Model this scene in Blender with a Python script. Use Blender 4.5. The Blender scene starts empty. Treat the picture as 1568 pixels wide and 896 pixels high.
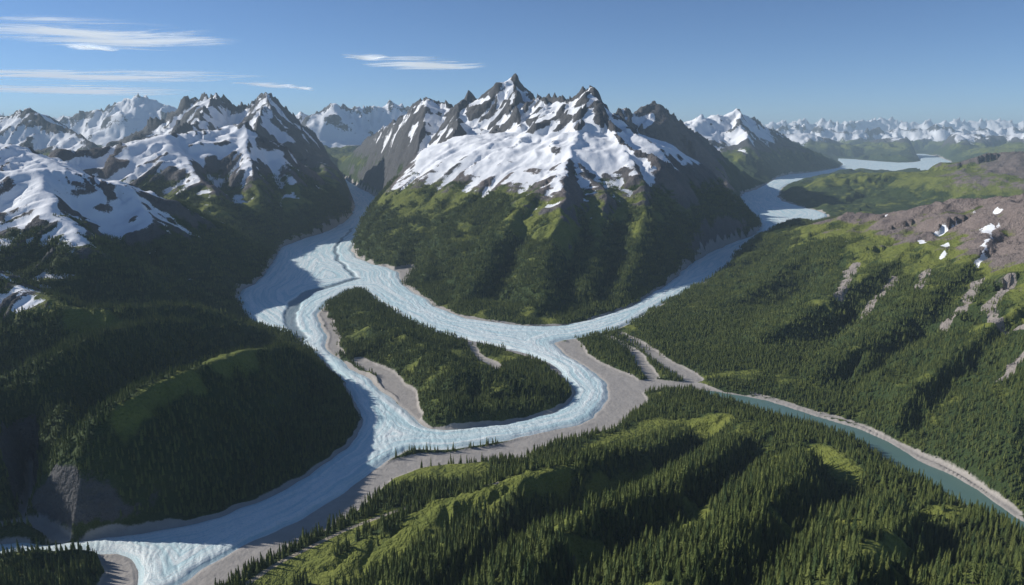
import bpy, math, time
import numpy as np
T0=time.time()
rng=np.random.default_rng(7)
F=np.float32
# ---------------------------------------------------------------- survey camera model
FPX=1120.0; CX,CY=784.0,448.0; PITCH=math.atan(243.0/1120.0); CAMZ=10.0
def P(px,py,y=None,z=None):
    u=(px-CX)/FPX; v=(py-CY)/FPX
    dy=math.cos(PITCH)-v*math.sin(PITCH); dz=-math.sin(PITCH)-v*math.cos(PITCH)
    if y is None: y=(z-CAMZ)*dy/dz
    return (y*u/dy, y, CAMZ+y*dz/dy)
def PY(*l): return [P(a,b,y=c) for a,b,c in l]
def PZ(*l): return [P(a,b,z=c) for a,b,c in l]
def flat(l): return [P(a,b,z=0.0)[:2] for a,b in l]
# ---------------------------------------------------------------- noise
perm=rng.permutation(256).astype(np.int32)
ang=rng.random(256)*2*np.pi
GX=np.cos(ang).astype(F); GY=np.sin(ang).astype(F)
def perlin(x,y,seed=0):
    x=x+F(seed*17.31); y=y+F(seed*9.77)
    fx=np.floor(x); fy=np.floor(y)
    ix=fx.astype(np.int32)&255; iy=fy.astype(np.int32)&255
    x=x-fx; y=y-fy
    ix1=(ix+1)&255; iy1=(iy+1)&255
    p0=perm[ix]; p1=perm[ix1]
    h=perm[(p0+iy)&255]; a=GX[h]*x+GY[h]*y
    h=perm[(p1+iy)&255]; b=GX[h]*(x-1)+GY[h]*y
    h=perm[(p0+iy1)&255]; c=GX[h]*x+GY[h]*(y-1)
    h=perm[(p1+iy1)&255]; d=GX[h]*(x-1)+GY[h]*(y-1)
    u=x*x*(3-2*x); v=y*y*(3-2*y)
    a=a+u*(b-a); c=c+u*(d-c)
    return a+v*(c-a)
def fbm(x,y,o=4,seed=0,lac=2.03,g=0.5):
    s=0;am=1.0
    for i in range(o):
        s=s+am*perlin(x,y,seed+i); x=x*lac;y=y*lac;am*=g
    return s
def ridged(x,y,o=4,seed=0,lac=2.05,g=0.5):
    s=0;am=1.0;w=1.0;tot=0
    for i in range(o):
        n=1-np.abs(perlin(x,y,seed+i))*2.0
        n=n*n*w; w=np.clip(n*1.6,0,1)
        s=s+am*n; tot+=am; x=x*lac;y=y*lac;am*=g
    return s/tot
def sstep(a,b,x):
    t=np.clip((x-a)/(b-a),0,1); return t*t*(3-2*t)
# ---------------------------------------------------------------- polar level-of-detail ground grid
NA,NR=1420,1560
R0,R1=4.0,1500.0
TH=math.radians(58)
th=np.linspace(-TH,TH,NA); lr=np.linspace(math.log(R0),math.log(R1),NR)
RR=np.exp(lr)
X=(RR[:,None]*np.sin(th)[None,:]).astype(F); Y=(RR[:,None]*np.cos(th)[None,:]).astype(F)
DIST=np.broadcast_to(RR[:,None].astype(F),X.shape)
def grid_lookup(A,x,y):
    r=np.hypot(x,y); t=np.arctan2(x,y)
    fi=(np.log(r)-lr[0])/(lr[1]-lr[0]); fj=(t+TH)/(2*TH)*(NA-1)
    fi=np.clip(fi,0,NR-1.001); fj=np.clip(fj,0,NA-1.001)
    i=fi.astype(int); j=fj.astype(int); a=fi-i; b=fj-j
    return (A[i,j]*(1-a)*(1-b)+A[i+1,j]*a*(1-b)+A[i,j+1]*(1-a)*b+A[i+1,j+1]*a*b)
# ---------------------------------------------------------------- planar outlines
def chaikin(p,closed=True):
    q=[]; n=len(p)
    for i in range(n if closed else n-1):
        a=p[i]; b=p[(i+1)%n]
        q.append((a[0]*.75+b[0]*.25,a[1]*.75+b[1]*.25)); q.append((a[0]*.25+b[0]*.75,a[1]*.25+b[1]*.75))
    if not closed: q=[p[0]]+q+[p[-1]]
    return q
def poly_sd(x,y,poly):
    n=len(poly); d2=np.full(x.shape,1e12,F); ins=np.zeros(x.shape,bool)
    for i in range(n):
        ax,ay=map(F,poly[i]); bx,by=map(F,poly[(i+1)%n])
        ex,ey=bx-ax,by-ay; L=ex*ex+ey*ey+F(1e-9)
        px=x-ax; py=y-ay
        t=np.clip((px*ex+py*ey)/L,0,1)
        qx=px-t*ex; qy=py-t*ey
        np.minimum(d2,qx*qx+qy*qy,out=d2)
        if ay!=by:
            c=(ay>y)!=(by>y)
            ins^= c & (px < (y-ay)*ex/ey)
    d=np.sqrt(d2); return np.where(ins,-d,d)
def line_d(x,y,pts,widths=None):
    best=np.full(x.shape,1e6,F)
    for i in range(len(pts)-1):
        ax,ay=map(F,pts[i][:2]); bx,by=map(F,pts[i+1][:2]); ex,ey=bx-ax,by-ay; L=ex*ex+ey*ey+F(1e-9)
        px=x-ax; py=y-ay; t=np.clip((px*ex+py*ey)/L,0,1)
        d=np.hypot(px-t*ex,py-t*ey)
        if widths is not None: d=d-(widths[i]*(1-t)+widths[i+1]*t)
        np.minimum(best,d,out=best)
    return best
glacier_px=[(512,268),(528,295),(545,312),(535,335),(500,355),(455,368),(428,380),(418,400),(400,425),(362,450),(364,470),(382,488),(402,502),(440,510),(470,530),(500,560),(525,590),(550,622),(553,650),(535,680),(505,702),(465,737),(400,762),(330,787),(260,806),(200,821),(100,829),(-80,840),(-80,876),(0,866),(100,857),(160,851),(190,862),(203,880),(200,915),(255,915),(330,862),(400,825),(460,798),(520,760),(560,732),(600,705),(630,690),(690,689),(760,681),(840,662),(900,645),(930,620),(934,595),(915,570),(880,550),(852,534),(850,523),(900,516),(960,500),(990,480),(1030,458),(1080,430),(1122,410),(1122,398),(1180,372),(1220,350),(1270,333),(1262,325),(1230,318),(1190,305),(1195,290),(1210,280),(1260,268),(1330,263),(1400,262),(1450,258),(1462,250),(1440,241),(1412,235),(1395,237),(1415,246),(1390,250),(1340,247),(1295,243),(1280,243),(1296,255),(1240,265),(1195,268),(1165,288),(1130,298),(1140,315),(1165,340),(1160,358),(1110,375),(1060,400),(1035,425),(990,455),(950,475),(880,497),(820,500),(760,495),(700,485),(660,462),(622,440),(608,412),(560,402),(537,385),(545,370),(600,342),(608,328),(590,315),(575,300),(545,285),(522,270)]
island_px=[(495,468),(545,438),(580,462),(620,490),(680,513),(760,530),(830,550),(870,578),(880,605),(850,630),(790,645),(690,659),(652,655),(620,628),(597,600),(560,577),(520,552),(498,520),(488,490)]
river_px=[(1070,596),(1150,608),(1250,634),(1340,666),(1420,706),(1500,751),(1568,791),(1750,905),(1750,950),(1568,823),(1440,751),(1380,714),(1300,671),(1220,642),(1130,616),(1060,601)]
g_poly=chaikin(flat(glacier_px)); i_poly=chaikin(flat(island_px)); r_poly=chaikin(flat(river_px))
hs=(slice(0,None,2),slice(0,None,2))
def up(A):   # bilinear upsample half-res -> full
    ii=np.minimum(np.arange(NR)/2,A.shape[0]-1.001); jj=np.minimum(np.arange(NA)/2,A.shape[1]-1.001)
    i=ii.astype(int); a=(ii-i).astype(F)[:,None]; B=A[i]*(1-a)+A[i+1]*a
    j=jj.astype(int); b=(jj-j).astype(F)[None,:]; return B[:,j]*(1-b)+B[:,j+1]*b
xh,yh=X[hs],Y[hs]
wx=xh+perlin(xh/2.2,yh/2.2,3)*.30+perlin(xh/.6,yh/.6,5)*.09; wy=yh+perlin(xh/2.2,yh/2.2,4)*.4+perlin(xh/.6,yh/.6,6)*.1
sg=poly_sd(wx,wy,g_poly); si=poly_sd(wx,wy,i_poly)
sg=np.maximum(sg,-si)
sr=poly_sd(wx,wy,r_poly)
# gravel strips
def W(px,py,w): p=P(px,py,z=0.0); return p,w*0.62*p[1]/FPX
gr=np.full(sg.shape,1e6,F)
strips=[
 [(240,930,80),(325,882,76),(425,832,54),(515,780,54),(585,726,42),(655,707,44),(760,696,40),(840,672,30),(920,650,42),(960,615,56),(950,585,46),(885,546,24),(862,528,18)],
 [(955,598,50),(1010,590,38),(1070,594,20),(1110,606,8)],
 [(875,520,10),(890,545,16),(925,570,26)],
 [(932,516,8),(975,545,12),(1000,578,18)],
 [(950,510,10),(1000,543,18),(1060,582,22)],
 [(790,704,12),(822,678,14)],
 [(498,478,8),(506,510,9),(520,540,12)],
 [(545,553,14),(585,572,24),(622,605,24),(632,640,18)],
 [(700,520,6),(780,536,14),(840,556,14),(872,582,8)],
 [(716,526,8),(728,545,7),(762,560,9),(760,573,7)],
 [(604,415,10),(625,412,20),(612,434,12)],
 [(-40,818,34),(40,816,26),(100,826,12)],
 [(150,857,8),(184,872,34),(178,915,60)],
 [(1380,726,4),(1450,764,8),(1568,840,11)],
 [(1150,605,3),(1300,646,4),(1440,712,6),(1568,788,7)],
 [(400,762,4),(470,735,8),(510,702,5)],
 [(30,800,6),(45,760,5),(50,720,3)],
]
for s in strips:
    pp=[W(*q) for q in s]
    gr=np.minimum(gr,line_d(wx,wy,[p[0] for p in pp],[p[1] for p in pp]))
def strip_d(s): 
    pp=[W(*q) for q in s]; return line_d(wx,wy,[p[0] for p in pp],[p[1] for p in pp])
groove_d=np.minimum(strip_d([(548,426,7),(525,434,7),(500,440,9),(470,450,12),(452,463,14),(444,482,13),(448,500,10),(462,520,4)]),strip_d([(545,424,2),(520,400,2),(512,380,1.5),(540,350,1.5)]))
SDG=up(sg); SDR=up(sr); SGR=up(gr); GROOVE=up(groove_d)
print('sd',time.time()-T0)
# ---------------------------------------------------------------- ridges
H=np.full(X.shape,-5.0,F)
wk=np.clip(DIST/60,0.15,2.2)
wX=X+perlin(X/9,Y/9,11)*1.1*wk+perlin(X/2.5,Y/2.5,12)*.4*wk+perlin(X/.9,Y/.9,15)*.15*wk
wY=Y+perlin(X/9,Y/9,13)*1.1*wk+perlin(X/2.5,Y/2.5,14)*.4*wk+perlin(X/.9,Y/.9,16)*.15*wk
rid=[0]
def ridge(pts,slope=.6,kind='hill',rnd=.5,gul=.35,wl=3.0,jag=0.0,k=.2,lee=None):
    global H
    rid[0]+=1; sd=rid[0]*3
    if lee is None: lee=.35 if kind=='alp' else .75
    zm=max(p[2] for p in pts)
    R=zm/slope*(2.9 if kind=='alp' else 1.35)+2
    x0=min(p[0] for p in pts)-R; x1=max(p[0] for p in pts)+R; y0=min(p[1] for p in pts)-R; y1=max(p[1] for p in pts)+R
    m=np.nonzero((X.ravel()>x0)&(X.ravel()<x1)&(Y.ravel()>y0)&(Y.ravel()<y1))[0]
    if len(m)==0: return
    x=wX.ravel()[m]; y=wY.ravel()[m]
    best=np.full(x.shape,-99,F); bd=np.zeros(x.shape,F); bs=np.zeros(x.shape,F); bz=np.zeros(x.shape,F); acc=0.0
    for i in range(len(pts)-1):
        a=pts[i]; b=pts[i+1]; ex,ey=F(b[0]-a[0]),F(b[1]-a[1]); L=math.hypot(ex,ey)+1e-6
        px=x-F(a[0]); py=y-F(a[1]); t=np.clip((px*ex+py*ey)/F(L*L),0,1)
        qx=px-t*ex; qy=py-t*ey; d=np.hypot(qx,qy)
        # faces turned from the sun are steepened so they fall into shade
        d=d*(1+lee*sstep(-.25,.85,(qx*.93-qy*.36)/(d+.15)))
        z=F(a[2])+t*F(b[2]-a[2]); s=F(acc)+t*F(L)
        h=z-F(slope)*d
        side=(px*ey-py*ex)>0
        mm=h>best
        best=np.where(mm,h,best); bd=np.where(mm,d,bd); bs=np.where(mm,s+np.where(side,F(37.),F(0.)),bs); bz=np.where(mm,z,bz)
        acc+=L
    z=bz
    if jag>0: z=z+jag*z*(ridged(bs/(wl*.55),x*0+.3,3,sd+1)-.45)*np.exp(-bd/wl)
    if kind=='alp': h=z*(np.exp(-.92*slope*bd/np.maximum(z,.5))-.19)/.81
    else: h=z-slope*(np.sqrt(bd*bd+rnd*rnd)-rnd)
    # gullies / spurs that run down-slope
    wv=perlin(x/wl,y/wl,sd+5)*.6
    n=1-np.abs(perlin(bs/wl+wv,bd/(wl*3.5),sd))*2.2
    n2=1-np.abs(perlin(bs/(wl*.42)+wv*2,bd/(wl*1.6),sd+2))*2.2
    n3=1-np.abs(perlin(bs/(wl*.18)+wv*3,bd/(wl*.8),sd+3))*2.2
    h=h+gul*wl*((n-.6)*np.clip(bd/wl,0,1)+.5*(n2-.6)*np.clip(bd/wl*2,0,1)+.24*(n3-.6)*np.clip(bd/wl*4,0,1))
    Hf=H.reshape(-1); a=Hf[m]; Hf[m]=.5*(a+h+np.sqrt((a-h)**2+k*k))
# far background ranges
ridge(PY((1090,205,560),(1180,188,560),(1240,184,580),(1300,188,570),(1350,182,600),(1420,186,590),(1480,183,610),(1568,185,600),(1700,180,600)),.6,'alp',gul=.3,wl=15,jag=.3)
ridge(PY((1150,198,430),(1230,194,440),(1300,200,430),(1360,196,440),(1440,194,430),(1510,197,430),(1620,193,430)),.6,'alp',gul=.4,wl=12,jag=.3)
ridge(PY((1290,226,350),(1330,216,350),(1390,206,340),(1440,191,330),(1480,203,330),(1530,208,330),(1600,200,330)),.45,'alp',gul=.35,wl=12,jag=.08)
ridge(PY((1470,238,290),(1520,226,280),(1580,212,270),(1680,200,270)),.25,gul=.25,wl=10)
ridge(PY((1190,206,330),(1240,205,330),(1290,218,330),(1350,235,330)),.4,'alp',gul=.3,wl=10)
ridge(PY((-150,180,520),(0,178,520),(100,182,520),(250,178,520),(420,180,520),(560,178,520),(700,184,520),(850,188,520)),.5,'alp',gul=.35,wl=15,jag=.3)
ridge(PY((80,186,250),(130,172,250),(190,158,250),(228,149,250),(262,165,250),(300,180,250)),.75,'alp',gul=.45,wl=11,jag=.15)
ridge(PY((-150,178,240),(-60,170,240),(0,182,240),(80,186,250)),.75,'alp',gul=.45,wl=11,jag=.15)
ridge(PY((455,178,240),(490,171,240),(515,161,240),(560,168,245),(600,160,250),(640,168,250)),.7,'alp',gul=.45,wl=11,jag=.15)
ridge(PY((-120,190,150),(-20,190,150),(10,182,150),(45,167,150),(70,182,148),(100,200,146),(135,220,140)),.75,'alp',gul=.35,wl=8,jag=.04)
ridge(PY((160,225,135),(205,205,135),(250,178,135),(285,156,135),(305,153,134),(332,147,132),(352,160,132),(380,161,132),(400,158,130),(418,146,128),(440,160,130),(470,180,134),(505,200,140),(530,225,150)),.95,'alp',gul=.55,wl=6.5,jag=.12)
ridge(PY((418,146,128),(400,185,115),(385,205,105)),.95,'alp',gul=.5,wl=6,jag=.1)
ridge(PY((332,147,132),(300,185,118),(260,205,108)),.95,'alp',gul=.5,wl=6,jag=.1)
# ranges right of the massif
ridge(PY((1040,190,190),(1070,180,192),(1095,178,196),(1130,169,200),(1160,184,206),(1200,208,215),(1245,230,232),(1283,244,262)),.7,'alp',gul=.45,wl=10,jag=.08)
ridge(PY((1130,169,200),(1150,215,175),(1185,245,168)),.7,'alp',gul=.45,wl=8)
ridge(PY((935,175,106),(960,171,108),(990,161,110),(1015,172,112),(1045,183,118),(1100,218,128),(1150,246,138),(1188,266,152)),.8,'alp',gul=.5,wl=6,jag=.1)
ridge(PY((1045,185,118),(1070,225,108),(1110,262,100),(1130,290,96)),.75,'alp',gul=.45,wl=5.5)
# central massif: western shoulder stands behind the glacier's upper bend, then the main crest
ridge(PY((478,238,195),(515,216,182),(540,204,172),(560,192,160),(582,181,146),(604,168,132),(632,150,117),(655,137,109)),.8,'alp',gul=.5,wl=6,jag=.08)
ridge(PY((560,192,160),(580,225,140),(590,262,122)),.7,'alp',gul=.45,wl=5)
ridge(PY((632,152,112),(655,137,108),(672,153,107),(690,167,105),(702,156,104),(715,144,103),(733,155,101),(752,158,100),(768,141,99),(784,124,98),(802,140,96),(820,156,94),(838,150,90),(855,158,87),(878,152,82),(903,141,77)),.85,'alp',gul=.5,wl=4.5,jag=.10)
ridge(PY((784,124,98),(792,160,90),(800,190,84)),.95,'alp',gul=.45,wl=4.5,jag=.08)
ridge(PY((655,137,108),(640,185,98),(625,220,91)),.9,'alp',gul=.45,wl=4.5)
ridge(PY((715,144,103),(705,180,94),(690,205,87)),.9,'alp',gul=.45,wl=4.5,jag=.1)
ridge(PY((838,151,90),(842,180,82),(830,195,79)),.95,'alp',gul=.5,wl=4.,jag=.1)
ridge(PY((903,141,77),(925,165,74),(938,188,72),(950,222,67),(1000,240,64),(1060,262,68),(1120,300,73),(1160,335,77)),.8,'alp',gul=.48,wl=4,jag=.07)
ridge(PY((903,141,77),(895,175,73),(885,205,70)),.95,'alp',gul=.45,wl=4,jag=.08)
# snow plateau and front spurs
ridge(PY((640,232,84),(670,222,83),(720,214,82),(790,209,80),(860,205,77),(920,202,74)),.45,rnd=7,gul=.10,wl=5,lee=.2)
ridge(PY((720,212,82),(765,222,74),(800,245,69)),.55,rnd=2,gul=.2,wl=4)
ridge(PY((885,205,70),(882,238,65),(868,270,59),(860,310,53.5),(848,355,49),(838,410,44.5),(835,455,40.5)),.72,rnd=.3,gul=.44,wl=2.8,lee=1)
ridge(PY((868,270,59),(800,320,54),(755,370,49.5),(735,430,44)),.7,rnd=.25,gul=.44,wl=2.5,lee=1)
ridge(PY((800,245,69),(745,278,64),(700,320,60),(665,370,54.5),(650,420,49)),.7,rnd=.3,gul=.44,wl=2.6,lee=1)
ridge(PY((650,240,82),(632,280,77),(600,330,70),(562,368,65)),.62,rnd=.4,gul=.42,wl=2.8)
ridge(PY((720,250,78),(690,290,71),(630,335,66),(590,378,61)),.62,rnd=.4,gul=.42,wl=2.8)
ridge(PY((950,222,67),(975,275,60),(985,330,54),(975,400,48),(950,450,43)),.85,rnd=.3,gul=.5,wl=2.5,jag=.03)
ridge(PY((1000,240,64),(1045,300,61),(1070,350,57)),.85,rnd=.3,gul=.5,wl=2.5,jag=.03)
ridge(PY((880,240,65),(920,300,57),(915,380,50),(900,440,43)),.75,rnd=.3,gul=.44,wl=2.5)
# left ranges
ridge(PY((60,248,74),(120,232,75),(180,222,77),(250,212,79),(310,206,82),(350,198,84),(374,193,84),(392,205,84),(420,218,84),(470,245,86),(510,282,88),(536,312,92)),.5,rnd=1.6,gul=.34,wl=4,jag=.03)
ridge(PY((374,193,84),(392,255,75),(398,310,68),(412,355,64)),.66,rnd=.3,gul=.44,wl=3.2,lee=1)
ridge(PY((250,212,79),(300,270,70),(330,315,62),(370,345,60)),.56,rnd=.4,gul=.42,wl=3.2,lee=1)
ridge(PY((430,225,84),(465,285,77),(480,325,73)),.62,rnd=.4,gul=.42,wl=3)
ridge(PY((-150,215,62),(0,222,60),(40,233,60),(95,258,58)),.5,gul=.3,wl=3)
ridge(PY((-250,250,44),(-120,256,44),(0,264,45),(60,262,46),(105,262,47),(150,272,48),(190,285,48.5),(250,305,50),(330,337,53),(398,368,57)),.45,rnd=1.5,gul=.22,wl=3.0,lee=1.1)
ridge(PY((60,262,46),(75,320,40),(130,380,37.5),(220,412,38),(320,448,40)),.55,rnd=.3,gul=.34,wl=2.4,lee=1)
ridge(PY((190,285,48.5),(230,345,45),(310,385,45),(355,415,47)),.55,rnd=.4,gul=.36,wl=2.4)
ridge(PZ((-180,380,5.0),(-60,410,4.4),(0,432,3.9),(100,474,3.0),(200,476,2.7),(300,470,2.2),(368,492,1.1)),.6,rnd=.35,gul=.34,wl=1.8,lee=1.0)
ridge(PZ((-180,640,2.4),(-60,620,2.9),(0,590,3.2),(80,545,3.0),(150,512,2.7),(230,495,2.3),(320,500,1.5)),.65,rnd=.3,gul=.36,wl=1.7,lee=1.0)
ridge(PZ((55,770,.6),(80,715,1.8),(130,660,2.6),(180,622,2.9),(240,592,2.95),(310,562,2.8),(370,540,2.5),(440,530,1.8),(500,562,1.0),(533,600,.5)),.9,rnd=.5,gul=.34,wl=1.4,lee=.5)
ridge(PZ((-150,690,2.0),(-40,700,1.3),(15,745,.5)),.6,rnd=.4,gul=.3,wl=1.2)
# island
ridge(PZ((540,470,.5),(580,500,.75),(640,530,.85),(720,565,.9),(800,580,.75),(850,595,.5)),.4,rnd=.3,gul=.32,wl=1.3)
ridge(PZ((580,560,.5),(650,600,.75),(720,620,.7),(800,620,.45)),.45,rnd=.3,gul=.32,wl=1.2)
ridge(PZ((900,530,.3),(950,548,.3)),.4,rnd=.4,gul=.12,wl=1)
# right slopes
ridge(PY((1195,300,128),(1240,277,122),(1300,268,118),(1380,266,115),(1450,262,112),(1510,250,110),(1568,236,108),(1700,215,105)),.3,rnd=3,gul=.25,wl=5)
ridge(PY((1135,398,58),(1190,372,58),(1250,348,58),(1330,331,56),(1400,323,53),(1480,312,49),(1568,303,45),(1700,285,41),(1900,270,38)),.42,rnd=1.0,gul=.36,wl=2.8,lee=.4)
ridge(PY((1330,331,56),(1270,375,50),(1190,420,45.5),(1100,470,41),(1030,510,37)),.5,rnd=.25,gul=.42,wl=2.2)
ridge(PY((1440,318,51),(1400,375,43),(1320,430,38.5),(1220,490,34.5),(1110,550,31.5)),.58,rnd=.2,gul=.42,wl=2.2,lee=1.1)
ridge(PY((1530,306,46.5),(1510,380,37.5),(1440,450,33),(1340,520,30),(1220,590,27.5)),.62,rnd=.2,gul=.42,wl=2.0,lee=1.1)
ridge(PY((1650,300,41),(1620,400,31.5),(1550,480,28),(1450,560,25.5),(1370,630,23.3)),.64,rnd=.2,gul=.42,wl=1.8,lee=1.1)
ridge(PY((1800,330,34),(1720,460,25),(1640,560,22),(1550,650,20.3),(1500,710,19.3)),.66,rnd=.2,gul=.4,wl=1.7,lee=1.1)
# foreground hills
ridge(PZ((985,612,.25),(1060,622,.45),(1130,640,.8),(1210,662,1.1),(1300,700,1.35),(1400,746,1.6),(1568,832,1.75),(1700,920,1.9)),.5,rnd=.4,gul=.28,wl=1.2)
ridge(PZ((480,870,.25),(570,820,.7),(680,772,1.4),(800,738,1.8),(900,716,1.7),(990,690,1.4),(1050,665,.9)),.75,rnd=.3,gul=.3,wl=1.2,lee=1.2)
ridge(PZ((800,900,2.7),(850,845,2.7),(920,800,2.55),(1030,752,2.2),(1100,705,1.6),(1130,670,1.0)),.9,rnd=.25,gul=.36,wl=1.0,lee=1.2)
ridge(PZ((1000,940,3.6),(1060,880,3.4),(1130,815,3.0),(1190,755,2.4),(1240,705,1.7)),.75,rnd=.3,gul=.34,wl=1.0,lee=.7)
ridge(PZ((1250,960,4.2),(1290,890,3.7),(1340,830,3.0),(1370,780,2.2)),.7,rnd=.3,gul=.32,wl=1.0,lee=.6)
ridge(PZ((1500,980,4.1),(1520,910,3.2),(1540,860,2.2)),.7,rnd=.3,gul=.3,wl=1.0,lee=.6)
ridge(PZ((600,960,2.0),(650,890,1.7),(710,840,1.5),(760,790,1.3)),.7,rnd=.4,gul=.3,wl=1.1,lee=1)
print('ridges',time.time()-T0)
# generic land outside the surveyed area
gen=ridged(X/55,Y/55,5,50)*15*sstep(280,600,DIST)*sstep(-.1,.35,perlin(X/170,Y/170,61)+.15)
H=np.maximum(H,gen*.7-1)
H=np.maximum(H,.12+.25*perlin(X/3,Y/3,70)+.12)
# crags and fine relief
cell=np.maximum(DIST*.004,.01)
alp=sstep(6,11,H)
leftw=sstep(-8,-22,X)*sstep(66,56,Y)           # snowy hill on the near left
rel=0; lam=6.0; am=1.0
for i in range(8):
    fade=sstep(1.2,3.,lam/cell)
    nn_=(1-2*np.abs(perlin(wX/F(lam),wY/F(lam),80+i)))
    rel=rel+am*fade*(nn_*.7-.35)
    lam*=.5; am*=.56
amp=.03+.06*np.clip(H-.3,0,22)
H=H+rel*amp*(.7+.75*alp)*(1-.65*leftw*sstep(4.0,6.0,H))
# drain to valley floors
SD=np.minimum(np.minimum(SDG,SDR),np.maximum(SGR,0)+.0)
w=np.clip(.022*DIST,.36,3.0)
land=H*(1-np.exp(-np.clip(SD,0,None)/w))+.035*np.clip(SD*6,0,1)
low=-.12*sstep(0,.35,-np.minimum(SDG,SDR))
Z=np.where(np.minimum(SDG,SDR)<0,low,land+0.012).astype(F)
Z+= (perlin(X*9,Y*9,90)*.006*(DIST<60)).astype(F)
print('height',time.time()-T0)
# ---------------------------------------------------------------- normals
def grad_n():
    dXi=np.gradient(X,axis=0);dYi=np.gradient(Y,axis=0);dZi=np.gradient(Z,axis=0)
    dXj=np.gradient(X,axis=1);dYj=np.gradient(Y,axis=1);dZj=np.gradient(Z,axis=1)
    nx=dYj*dZi-dZj*dYi; ny=dZj*dXi-dXj*dZi; nz=dXj*dYi-dYj*dXi
    l=np.sqrt(nx*nx+ny*ny+nz*nz); return nx/l,ny/l,nz/l
nx,ny,nz=grad_n()
nz=np.abs(nz)
def blur(A,r):
    for ax in (0,1):
        c=np.cumsum(A.astype(np.float64),axis=ax); n=A.shape[ax]
        i1=np.minimum(np.arange(n)+r,n-1); i0=np.maximum(np.arange(n)-r-1,0)
        A=((np.take(c,i1,ax)-np.take(c,i0,ax))/(np.expand_dims((i1-i0),1-ax))).astype(F)
    return A
conc=(blur(Z,6)-Z)/(DIST*.004*6)      # >0 in hollows and gullies
nzb=blur(nz,2)
# ---------------------------------------------------------------- cover
def hit(px,py):
    ys=np.exp(np.linspace(math.log(6),math.log(900),4000))
    p=P(px,py,y=1.0); q=P(px,py,y=2.0)
    xs=p[0]*ys; zs=CAMZ+(q[2]-p[2])*ys
    g=grid_lookup(Z,xs,ys); k=np.argmax(g>zs)
    return (xs[k],ys[k])
n1=fbm(X/6,Y/6,4,100); n2=fbm(X/1.4,Y/1.4,4,110)
rightw=sstep(18,26,X)*sstep(125,95,Y)*sstep(12,20,Y)
left2=sstep(-10,-20,X)*sstep(60,70,Y)*sstep(105,92,Y)
farw=sstep(100,135,DIST)
mass=sstep(-34,-26,X)*sstep(22,14,X)*sstep(60,68,Y)*sstep(135,120,Y)
snowline=6.7-2.7*leftw-1.0*left2+40*rightw+.5*farw+ .2*sstep(15,30,X)-.3*mass
steep=sstep(.90,.55,nzb)
snow=np.clip((Z-snowline)*.5,-3,.9)+n1*.7+n2*.5-steep*(2.1-1.1*farw-.6*left2-.5*leftw-.3*mass)+np.clip(conc*6,-1.3,1.4)+.28+np.clip(Z-10,0,8)*.10
rockline=5.7-2.0*rightw-.6*leftw+.8*farw
rock=(Z-rockline)*.7+n1*1.5+n2*.8+steep*.5-np.clip(conc*3,-.6,.6)
rock=np.maximum(rock,(sstep(.48,.28,nzb)*2.2-1.1+n2*.6))
meadow=n2*.8+n1*.8-.3+.6*sstep(1.5,4.5,Z)-steep*.6+.6*rightw*sstep(1.5,3.4,Z)-.25*sstep(40,50,DIST)*sstep(2.5,1,Z)*(1-rightw)-.35*leftw
scree=np.full(X.shape,-1.0,F)
def near(lines,wpx,wob=.25):
    best=np.full(X.shape,1e6,F)
    for L in lines:
        pts=[hit(*p) for p in L]
        xs=[p[0] for p in pts]; ys=[p[1] for p in pts]
        y0,y1=min(ys)-6,max(ys)+6; x0,x1=min(xs)-6,max(xs)+6
        m=(X>x0)&(X<x1)&(Y>y0)&(Y<y1)
        if not m.any(): continue
        dd=line_d(X[m]+n2[m]*wob,Y[m]+n1[m]*wob,pts if len(pts)>1 else pts*2)
        best[m]=np.minimum(best[m],dd/(wpx*.5*np.mean(ys)/FPX))
    return best
d=near([[(1370,425),(1345,455),(1325,482)],[(1308,405),(1285,450)],[(1500,430),(1470,480),(1445,505)],[(1575,500),(1530,490),(1510,470)],[(1415,420),(1405,440)],[(1568,545),(1535,580)],[(1545,440),(1520,465)]],13)
scree=np.maximum(scree,1.3-d+n2*.5)
gul_=np.clip(conc*5,-1,1)
d=near([[(1520,338),(1514,365),(1500,408)],[(1405,343),(1395,347)],[(1462,340),(1466,334)],[(1495,322),(1490,328)],[(1528,316),(1535,324)],[(1452,375),(1446,395)],[(1413,368),(1414,380)],[(1365,328),(1358,329)],[(1335,355),(1345,352)],[(1300,380),(1306,378)],[(1445,350),(1438,356)],[(1290,372),(1298,370)],[(1540,335),(1530,345)]],7,.5)
snow=np.where(rightw>.5,np.maximum(-2,.5-d*.6+n2*.9+gul_*.9),snow)
d=near([[(190,640),(250,600),(300,585)],[(330,560),(380,540)],[(850,300),(870,330),(850,360)],[(880,300),(900,320)],[(800,350),(830,330)],[(120,500),(170,495)]],38)
meadow=np.maximum(meadow,1.2-d)
d=near([[(420,890),(500,840),(600,790)],[(640,800),(700,770)],[(560,740),(640,725),(720,720)],[(500,880),(600,850)]],55)
meadow=np.maximum(meadow,1.35-d)
d=near([[(850,810),(930,760),(1000,725)],[(1060,780),(1080,800),(1010,830)],[(1190,800),(1210,830)],[(900,690),(1000,650),(1100,640)],[(1330,860),(1380,830)],[(880,870),(960,850)],[(740,760),(860,725)],[(1250,690),(1300,720)]],42)
meadow=np.maximum(meadow,1.1-d+n2*.4)
trail=1.3-near([[(370,900),(430,860),(520,815),(600,785),(690,757),(760,740)],[(930,896),(975,850)]],8,.06)
gravel=np.maximum(-SGR*4/np.clip(DIST/25,.8,4)+.25, .45-np.clip(SDG,0,None)*7/np.clip(DIST/25,.6,3)+n2*.9)
gravel=np.maximum(gravel,.4-np.clip(SDR,0,None)*12+n2*.4)
print('cover',time.time()-T0)
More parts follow.
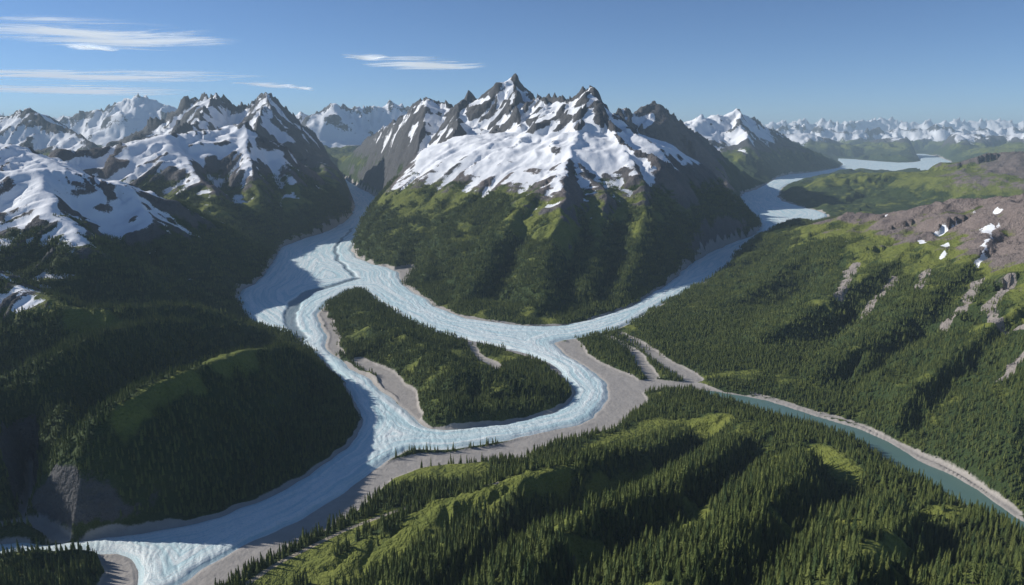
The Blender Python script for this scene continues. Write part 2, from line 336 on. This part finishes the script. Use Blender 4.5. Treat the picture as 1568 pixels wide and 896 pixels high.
# ---------------------------------------------------------------- mesh writer
def grid_mesh(name,Zg,mask,attrs):
    idx=np.arange(NR*NA).reshape(NR,NA)
    q=np.stack([idx[:-1,:-1],idx[:-1,1:],idx[1:,1:],idx[1:,:-1]],-1)
    q=q[mask] if mask is not None else q.reshape(-1,4)
    used,inv=np.unique(q,return_inverse=True) if mask is not None else (np.arange(NR*NA),q)
    inv=inv.reshape(-1,4)
    me=bpy.data.meshes.new(name)
    co=np.stack([X.ravel()[used],Y.ravel()[used],Zg.ravel()[used]],-1).astype(F)
    me.vertices.add(len(used)); me.vertices.foreach_set('co',co.ravel())
    me.loops.add(inv.size); me.loops.foreach_set('vertex_index',inv.ravel().astype(np.int32))
    me.polygons.add(len(inv)); me.polygons.foreach_set('loop_start',np.arange(0,inv.size,4,dtype=np.int32))
    me.polygons.foreach_set('use_smooth',np.ones(len(inv),bool))
    for k,v in attrs.items():
        a=me.attributes.new(k,'FLOAT','POINT'); a.data.foreach_set('value',v.ravel()[used].astype(F))
    me.update(calc_edges=True)
    ob=bpy.data.objects.new(name,me); bpy.context.scene.collection.objects.link(ob); return ob
terrain=grid_mesh('mountain_terrain',Z,None,dict(snow=np.clip(snow,-3,3),rock=np.clip(rock,-3,3),meadow=np.clip(meadow,-3,3),scree=np.clip(scree,-2,2),trail=np.clip(trail,-2,2),gravel=np.clip(gravel,-2,2),warm=np.maximum(rightw,np.clip(.3+n1*.9,0,.6)*sstep(9.5,7,Z)*sstep(4,5.5,Z)*sstep(98,88,Y))))
def cells(c): return c[:-1,:-1]|c[1:,:-1]|c[:-1,1:]|c[1:,1:]
gs=np.clip(-SDG,0,None)
flow=perlin(SDG*3.2+n1*.8,X*.02,120)
groove=np.clip(1-np.clip(GROOVE,0,None)/.18,0,1)
Zg=(-.03+.11*sstep(-.02,.35,gs)+ .014*np.clip(flow,-1,1)*sstep(.1,.5,gs)-.09*groove*(gs>.1)).astype(F)
# crevasses: long narrow cracks oblique to the margins
cr=(1-np.abs(perlin((X+Y*.5)*5+n2*1.5,(Y-X*.5)*1.3,133))*3)
Zg+=(np.clip(-np.clip(cr,0,1)**2,-1,0)*.022*sstep(.03,.3,gs)*(DIST<70)).astype(F)
glacier=grid_mesh('glacier',Zg,cells((SDG<.08)&(DIST<480)),dict(gsd=SDG+n1*.12,groove_shade=groove))
river=grid_mesh('river',np.full(X.shape,-.012,F),cells((SDR<.06)&(SDG>.0)),dict(gsd=SDR))
print('mesh',time.time()-T0)
# ---------------------------------------------------------------- shader helpers
class NT:
    def __init__(s,name):
        s.m=bpy.data.materials.new(name); s.m.use_nodes=True; s.t=s.m.node_tree; s.t.nodes.clear()
        s.out=s.t.nodes.new('ShaderNodeOutputMaterial')
    def n(s,typ,**kw):
        nd=s.t.nodes.new(typ)
        for k,v in kw.items(): setattr(nd,k,v)
        return nd
    def l(s,a,b): s.t.links.new(a,b)
    def val(s,sock,v):
        if isinstance(v,bpy.types.NodeSocket): s.l(v,sock)
        else: sock.default_value=v
    def attr(s,name): return s.n('ShaderNodeAttribute',attribute_name=name).outputs['Fac']
    def math(s,op,a,b=0.0,c=False):
        nd=s.n('ShaderNodeMath',operation=op,use_clamp=c); s.val(nd.inputs[0],a); s.val(nd.inputs[1],b); return nd.outputs[0]
    def noise(s,scale,detail=4,rough=.55,vec=None,dist=0):
        nd=s.n('ShaderNodeTexNoise'); nd.inputs['Scale'].default_value=scale; nd.inputs['Detail'].default_value=detail
        nd.inputs['Roughness'].default_value=rough; nd.inputs['Distortion'].default_value=dist
        s.l(vec if vec is not None else s.pos(),nd.inputs['Vector']); return nd.outputs['Fac']
    def pos(s):
        if not hasattr(s,'_p'): s._p=s.n('ShaderNodeNewGeometry').outputs['Position']
        return s._p
    def mapr(s,v,a,b,c=0.0,d=1.0,smooth=True):
        nd=s.n('ShaderNodeMapRange'); nd.interpolation_type='SMOOTHSTEP' if smooth else 'LINEAR'
        s.val(nd.inputs[0],v); nd.inputs[1].default_value=a; nd.inputs[2].default_value=b; nd.inputs[3].default_value=c; nd.inputs[4].default_value=d
        return nd.outputs[0]
    def mix(s,f,a,b):
        nd=s.n('ShaderNodeMix',data_type='RGBA'); s.val(nd.inputs[0],f)
        for sk,v in ((nd.inputs[6],a),(nd.inputs[7],b)):
            if isinstance(v,tuple): sk.default_value=(*v,1)
            else: s.l(v,sk)
        return nd.outputs[2]
    def scalev(s,v):
        nd=s.n('ShaderNodeVectorMath',operation='MULTIPLY'); s.l(s.pos(),nd.inputs[0]); nd.inputs[1].default_value=v; return nd.outputs[0]
# terrain
N=NT('terrain_ground')
nf=N.noise(14,3,.65); nm=N.noise(1.3,5,.6)
forest=N.mix(nf,(.018,.038,.014),(.058,.082,.025))
forest=N.mix(N.mapr(nm,.4,.7,0,.6),forest,(.07,.09,.027))
mead=N.mix(nm,(.10,.13,.028),(.23,.24,.052)); mead=N.mix(N.mapr(nf,.45,.7,0,.45),mead,(.05,.075,.019))
rockc=N.mix(nm,(.058,.061,.070),(.145,.140,.138)); rockw=N.mix(nm,(.17,.13,.115),(.32,.26,.235))
rockc=N.mix(N.attr('warm'),rockc,rockw)
rockc=N.mix(N.mapr(nf,.35,.75,0,.6),rockc,(.06,.055,.05))
grav=N.mix(N.noise(3,4,.6),(.30,.275,.25),(.46,.425,.39))
nj=N.math('MULTIPLY',N.math('SUBTRACT',nm,.5),2.2); nj2=N.math('MULTIPLY',N.math('SUBTRACT',nf,.5),1.2)
nn=N.math('ADD',nj,nj2)
def msk(a,k=1.0,lo=-.12,hi=.12): return N.mapr(N.math('ADD',N.attr(a),N.math('MULTIPLY',nn,k)),lo,hi)
c=N.mix(msk('meadow',.7,-.25,.35),forest,mead)
c=N.mix(msk('rock',1.0,-.2,.3),c,rockc)
c=N.mix(msk('scree',.5),c,N.mix(nf,(.24,.205,.185),(.36,.32,.29)))
c=N.mix(msk('trail',.1),c,(.34,.30,.23))
gm=msk('gravel',.25)
c=N.mix(gm,c,grav)
sm=msk('snow',.8,-.06,.06)
c=N.mix(sm,c,(.87,.88,.90))
b=N.n('ShaderNodeBsdfPrincipled'); N.l(c,b.inputs['Base Color']); b.inputs['Roughness'].default_value=.9; b.inputs['Specular IOR Level'].default_value=.15
hgt=N.math('ADD',N.math('MULTIPLY',N.noise(7,3,.7),.12),N.math('MULTIPLY',N.noise(.9,5,.62),.6))
bump=N.n('ShaderNodeBump'); bump.inputs['Distance'].default_value=1.0
N.l(N.mapr(N.math('MAXIMUM',sm,gm),0,1,.9,.18,False),bump.inputs['Strength']); N.l(hgt,bump.inputs['Height']); N.l(bump.outputs[0],b.inputs['Normal'])
N.l(b.outputs[0],N.out.inputs[0]); terrain.data.materials.append(N.m)
# glacier
N=NT('glacier_ice')
g=N.attr('gsd'); cmb=N.n('ShaderNodeCombineXYZ'); N.l(N.math('MULTIPLY',g,3.0),cmb.inputs[0])
sx=N.n('ShaderNodeSeparateXYZ'); N.l(N.pos(),sx.inputs[0]); N.l(N.math('MULTIPLY',sx.outputs[0],.12),cmb.inputs[1]); N.l(N.math('MULTIPLY',sx.outputs[1],.12),cmb.inputs[2])
fl=N.noise(1.8,5,.6,cmb.outputs[0],.3)
fine=N.noise(17,4,.8); mid=N.noise(1.8,4,.6)
c=N.mix(N.mapr(fl,.36,.62),(.56,.74,.77),(.88,.93,.91))
c=N.mix(N.mapr(fine,.47,.66,0,.55),c,(.38,.61,.67))
c=N.mix(N.mapr(mid,.5,.75,0,.3),c,(.48,.69,.73))
c=N.mix(N.mapr(g,-.18,.02,0,.45),c,(.36,.46,.49))
c=N.mix(N.mapr(N.attr('groove_shade'),.2,.9,0,.85),c,(.16,.22,.26))  # shade of the ice step painted dark blue-gray along the lowered groove
b=N.n('ShaderNodeBsdfPrincipled'); N.l(c,b.inputs['Base Color']); b.inputs['Roughness'].default_value=.6; b.inputs['Specular IOR Level'].default_value=.25
bump=N.n('ShaderNodeBump'); bump.inputs['Distance'].default_value=1; bump.inputs['Strength'].default_value=.7
hh=N.math('ADD',N.math('MULTIPLY',fl,.065),N.math('MULTIPLY',fine,.05))
N.l(hh,bump.inputs['Height']); N.l(bump.outputs[0],b.inputs['Normal']); N.l(b.outputs[0],N.out.inputs[0]); glacier.data.materials.append(N.m)
# river
N=NT('river_water')
b=N.n('ShaderNodeBsdfPrincipled'); N.l(N.mix(N.noise(.8,3),(.10,.185,.17),(.14,.23,.20)),b.inputs['Base Color']); b.inputs['Roughness'].default_value=.25
bump=N.n('ShaderNodeBump'); bump.inputs['Distance'].default_value=.02; bump.inputs['Strength'].default_value=.3; N.l(N.noise(25,3),bump.inputs['Height']); N.l(bump.outputs[0],b.inputs['Normal'])
N.l(b.outputs[0],N.out.inputs[0]); river.data.materials.append(N.m)
# ---------------------------------------------------------------- trees
def needles(name,lo,hi):
    N=NT(name); oi=N.n('ShaderNodeObjectInfo').outputs['Random']
    c=N.mix(oi,lo,hi); c=N.mix(N.mapr(N.noise(.5,2),.35,.65,0,.5),c,(.11,.135,.034))
    b=N.n('ShaderNodeBsdfPrincipled'); N.l(c,b.inputs['Base Color']); b.inputs['Roughness'].default_value=.8; b.inputs['Specular IOR Level'].default_value=.1
    N.l(b.outputs[0],N.out.inputs[0]); return N.m
spruce_m=needles('spruce_needles',(.034,.060,.022),(.145,.165,.046))
N=NT('tree_bark'); b=N.n('ShaderNodeBsdfPrincipled'); N.l(N.mix(N.noise(20,3),(.05,.035,.025),(.11,.085,.065)),b.inputs['Base Color']); b.inputs['Roughness'].default_value=.9; N.l(b.outputs[0],N.out.inputs[0]); bark_m=N.m
def tree_geo(r,h,rad,layers,spk,ox=0,oy=0,oz=0,vs=None,fs=None,ms=None):
    vs=[] if vs is None else vs; fs=[] if fs is None else fs; ms=[] if ms is None else ms
    n0=len(vs); k=5
    for i in range(k):
        a=2*math.pi*i/k; vs.append((ox+.028*h*math.cos(a),oy+.028*h*math.sin(a),oz-.08*h))
    vs.append((ox,oy,oz+h))
    for i in range(k): fs.append((n0+i,n0+(i+1)%k,n0+k)); ms.append(1)
    for L in range(layers):
        t=L/(layers-1); zc=h*(.10+.86*t); rr=rad*((1-t)**.85)*r.uniform(.82,1.15)+.012*h
        dz=h*.92/layers
        top=len(vs); vs.append((ox+r.normal(0,.004)*h,oy+r.normal(0,.004)*h,oz+min(zc+dz*1.25,h)))
        a0=r.uniform(0,6.28); ring=[]
        for i in range(spk*2):
            a=a0+math.pi*i/spk; q=rr*(r.uniform(.8,1.2) if i%2==0 else r.uniform(.38,.6))
            zz=zc-(dz*r.uniform(.15,.55) if i%2==0 else -dz*.15)
            ring.append(len(vs)); vs.append((ox+q*math.cos(a),oy+q*math.sin(a),oz+zz))
        for i in range(spk*2): fs.append((ring[i],ring[(i+1)%(spk*2)],top)); ms.append(0)
    return vs,fs,ms
def mk(name,vs,fs,ms,loc,mats):
    me=bpy.data.meshes.new(name); me.from_pydata(vs,[],fs)
    for m in mats: me.materials.append(m)
    me.polygons.foreach_set('material_index',ms); me.update()
    ob=bpy.data.objects.new(name,me); ob.location=loc; bpy.context.scene.collection.objects.link(ob); return ob
def gz(x,y): return float(grid_lookup(Z,np.array([x]),np.array([y]))[0])
protos=[]
spots=[hit(1180,840),hit(1300,800),hit(1420,850),hit(1060,860)]
for i,(h,rad,la,sp) in enumerate([(.32,.062,10,7),(.37,.058,11,6),(.27,.064,8,7),(.21,.056,7,6)]):
    r=np.random.default_rng(20+i); v,f,m=tree_geo(r,h,rad,la,sp)
    x,y=spots[i]; protos.append(mk('spruce_tree',v,f,m,(x,y,gz(x,y)),[spruce_m,bark_m]))
clumps=[]
cs=[hit(1200,480),hit(700,420),hit(1380,560)]
for i in range(3):
    r=np.random.default_rng(40+i); v,f,m=[],[],[]
    for k in range(11):
        a=r.uniform(0,6.28); q=.38*math.sqrt(r.uniform(0,1)); h=r.uniform(.12,.22)
        tree_geo(r,h,h*.28,4,4,q*math.cos(a),q*math.sin(a),0,v,f,m)
    x,y=cs[i]; clumps.append(mk('spruce_grove',v,f,m,(x,y,gz(x,y)),[spruce_m,bark_m]))
def scatter_group(src):
    ng=bpy.data.node_groups.new('scatter','GeometryNodeTree')
    ng.interface.new_socket('Geometry',in_out='INPUT',socket_type='NodeSocketGeometry'); ng.interface.new_socket('Geometry',in_out='OUTPUT',socket_type='NodeSocketGeometry')
    gi=ng.nodes.new('NodeGroupInput'); go=ng.nodes.new('NodeGroupOutput'); ip=ng.nodes.new('GeometryNodeInstanceOnPoints')
    oi=ng.nodes.new('GeometryNodeObjectInfo'); oi.inputs['Object'].default_value=src; oi.transform_space='ORIGINAL'
    a=ng.nodes.new('GeometryNodeInputNamedAttribute'); a.data_type='FLOAT_VECTOR'; a.inputs['Name'].default_value='rot'
    s=ng.nodes.new('GeometryNodeInputNamedAttribute'); s.data_type='FLOAT_VECTOR'; s.inputs['Name'].default_value='scl'
    l=ng.links.new; l(gi.outputs[0],ip.inputs['Points']); l(oi.outputs['Geometry'],ip.inputs['Instance'])
    l(a.outputs[0],ip.inputs['Rotation']); l(s.outputs[0],ip.inputs['Scale']); l(ip.outputs[0],go.inputs[0]); return ng
def scatter(name,src,x,y,z,sc):
    me=bpy.data.meshes.new(name); me.vertices.add(len(x)); me.vertices.foreach_set('co',np.stack([x,y,z],-1).astype(F).ravel())
    ro=np.zeros((len(x),3),F); ro[:,2]=rng.random(len(x))*6.28; ro[:,0]=rng.normal(0,.04,len(x)); ro[:,1]=rng.normal(0,.04,len(x))
    a=me.attributes.new('rot','FLOAT_VECTOR','POINT'); a.data.foreach_set('vector',ro.ravel())
    s3=np.repeat(sc[:,None],3,1); s3[:,2]*=rng.uniform(.85,1.2,len(x))
    a=me.attributes.new('scl','FLOAT_VECTOR','POINT'); a.data.foreach_set('vector',s3.astype(F).ravel())
    me.update(); ob=bpy.data.objects.new(name,me); bpy.context.scene.collection.objects.link(ob)
    md=ob.modifiers.new('scatter','NODES'); md.node_group=scatter_group(src); return ob
Fm=-np.maximum.reduce([meadow*.8,rock*.8,scree*1.2,trail*2,gravel*1.2,snow*1.5])
def sample(n,r0,r1,half):
    r=np.sqrt(rng.uniform(r0*r0,r1*r1,n)); t=rng.uniform(-half,half,n); x=r*np.sin(t); y=r*np.cos(t)
    f=grid_lookup(Fm,x,y); z=grid_lookup(Z,x,y); sd=grid_lookup(np.minimum(SDG,SDR),x,y)
    keep=(sd>.12)&(z>.01)&(f+.25*(rng.random(n)-.38)>0)
    return x[keep],y[keep],z[keep],r[keep]
x,y,z,r=sample(110000,6,34,math.radians(42))
sc=(.5+.75*rng.random(len(x))**1.3)*(1.08-.42*sstep(13,24,r)); k=rng.choice(4,len(x),p=[.3,.25,.25,.2])
for i in range(4):
    m=k==i; scatter('conifer_forest',protos[i],x[m],y[m],z[m],sc[m])
nt=len(x)
x,y,z,r=sample(85000,33,95,math.radians(40)); sc=rng.uniform(.8,1.15,len(x))*(1+.25*sstep(50,110,r)); k=rng.integers(0,3,len(x))
for i in range(3):
    m=k==i; scatter('conifer_forest',clumps[i],x[m],y[m],z[m],sc[m])
print('trees',nt,len(x),time.time()-T0)
# ---------------------------------------------------------------- clouds
N=NT('cirrus')
tc=N.n('ShaderNodeTexCoord'); mp=N.n('ShaderNodeVectorMath',operation='SUBTRACT'); N.l(tc.outputs['Generated'],mp.inputs[0]); mp.inputs[1].default_value=(.5,.5,0)
mp2=N.n('ShaderNodeVectorMath',operation='MULTIPLY'); N.l(mp.outputs[0],mp2.inputs[0]); mp2.inputs[1].default_value=(1,1,0)
ln=N.n('ShaderNodeVectorMath',operation='LENGTH'); N.l(mp2.outputs[0],ln.inputs[0])
nz1=N.noise(1,7,.64,N.scalev((.0055,.018,.0)),.9)
al=N.math('SUBTRACT',nz1,N.mapr(ln.outputs['Value'],.0,.5,0.,.42,False))
al=N.mapr(al,.12,.45)
al=N.math('MULTIPLY',al,N.mapr(ln.outputs['Value'],.5,.36))
tr=N.n('ShaderNodeBsdfTransparent'); tl=N.n('ShaderNodeBsdfTranslucent'); tl.inputs[0].default_value=(.98,.98,.98,1); df=N.n('ShaderNodeBsdfDiffuse'); df.inputs[0].default_value=(.98,.98,.98,1)
m1=N.n('ShaderNodeAddShader'); N.l(tl.outputs[0],m1.inputs[0]); N.l(df.outputs[0],m1.inputs[1])
mx=N.n('ShaderNodeMixShader'); N.l(N.math('MULTIPLY',al,.85),mx.inputs[0]); N.l(tr.outputs[0],mx.inputs[1]); N.l(m1.outputs[0],mx.inputs[2]); N.l(mx.outputs[0],N.out.inputs[0]); cir=N.m
def cloud(x0,x1,y0,y1,zc=110):
    a=P((x0+x1)/2,y0,z=zc); b_=P((x0+x1)/2,y1,z=zc); l_=P(x0,(y0+y1)/2,z=zc); r_=P(x1,(y0+y1)/2,z=zc)
    cx=(l_[0]+r_[0])/2; w_=(r_[0]-l_[0]); cy=(a[1]+b_[1])/2; h_=abs(a[1]-b_[1])
    vs=[];fs=[];n=12
    for j in range(n+1):
        for i in range(n+1):
            u=i/n-.5; v=j/n-.5; vs.append((u*w_,v*h_,6*math.sin(u*9+cx)*(.25-v*v)))
    for j in range(n):
        for i in range(n): fs.append((j*(n+1)+i,j*(n+1)+i+1,(j+1)*(n+1)+i+1,(j+1)*(n+1)+i))
    mk('cirrus_cloud',vs,fs,[0]*len(fs),(cx,cy,zc),[cir])
for q in [(-120,350,16,80),(-160,420,102,128),(-140,320,126,148),(540,755,84,110),(515,600,80,94),(350,450,122,136),(100,180,66,80),(440,480,130,140)]: cloud(*q)
# ---------------------------------------------------------------- atmosphere haze
me=bpy.data.meshes.new('haze'); x0,x1,y0,y1,z0,z1=-1000,1000,-100,1100,-3,24
v=[(x,y,z) for z in(z0,z1) for y in(y0,y1) for x in(x0,x1)]
me.from_pydata(v,[],[(0,2,3,1),(4,5,7,6),(0,1,5,4),(2,6,7,3),(0,4,6,2),(1,3,7,5)]); hz=bpy.data.objects.new('atmosphere_haze',me); bpy.context.scene.collection.objects.link(hz)
m=bpy.data.materials.new('haze_air'); m.use_nodes=True; t=m.node_tree; t.nodes.clear(); o=t.nodes.new('ShaderNodeOutputMaterial'); vs_=t.nodes.new('ShaderNodeVolumeScatter'); va=t.nodes.new('ShaderNodeVolumeAbsorption'); ad=t.nodes.new('ShaderNodeAddShader')
for q in (vs_,va): q.inputs['Color'].default_value=(.66,.86,1,1); q.inputs['Density'].default_value=.0016
vs_.inputs['Anisotropy'].default_value=.0
t.links.new(vs_.outputs[0],ad.inputs[0]); t.links.new(va.outputs[0],ad.inputs[1]); t.links.new(ad.outputs[0],o.inputs['Volume']); me.materials.append(m)
# ---------------------------------------------------------------- light, sky, camera
SUNAZ=math.atan2(-.96,.25); SUNEL=math.radians(27)
w=bpy.data.worlds.new('World'); bpy.context.scene.world=w; w.use_nodes=True
nt_=w.node_tree; bg=nt_.nodes['Background']; sky=nt_.nodes.new('ShaderNodeTexSky'); sky.sky_type='NISHITA'; sky.sun_disc=False
sky.sun_elevation=SUNEL; sky.sun_rotation=SUNAZ; sky.altitude=4500; sky.air_density=1.0; sky.dust_density=.15; sky.ozone_density=5.0
nt_.links.new(sky.outputs[0],bg.inputs[0]); bg.inputs[1].default_value=.105
ld=bpy.data.lights.new('sun','SUN'); ld.energy=5.0; ld.angle=math.radians(.5); ld.color=(1,.965,.90)
lo=bpy.data.objects.new('sun',ld); bpy.context.scene.collection.objects.link(lo)
import mathutils
sv=mathutils.Vector((math.sin(SUNAZ)*math.cos(SUNEL),math.cos(SUNAZ)*math.cos(SUNEL),math.sin(SUNEL)))
lo.rotation_euler=sv.to_track_quat('Z','Y').to_euler()
cd=bpy.data.cameras.new('camera'); cd.sensor_width=36; cd.lens=36*FPX/1568; cd.clip_start=.1; cd.clip_end=8000
co=bpy.data.objects.new('camera',cd); co.location=(0,0,CAMZ); co.rotation_euler=(math.pi/2-PITCH,0,0); bpy.context.scene.collection.objects.link(co)
s=bpy.context.scene; s.camera=co
s.view_settings.view_transform='Standard'; s.view_settings.look='None'; s.view_settings.exposure=0
print('done',time.time()-T0)
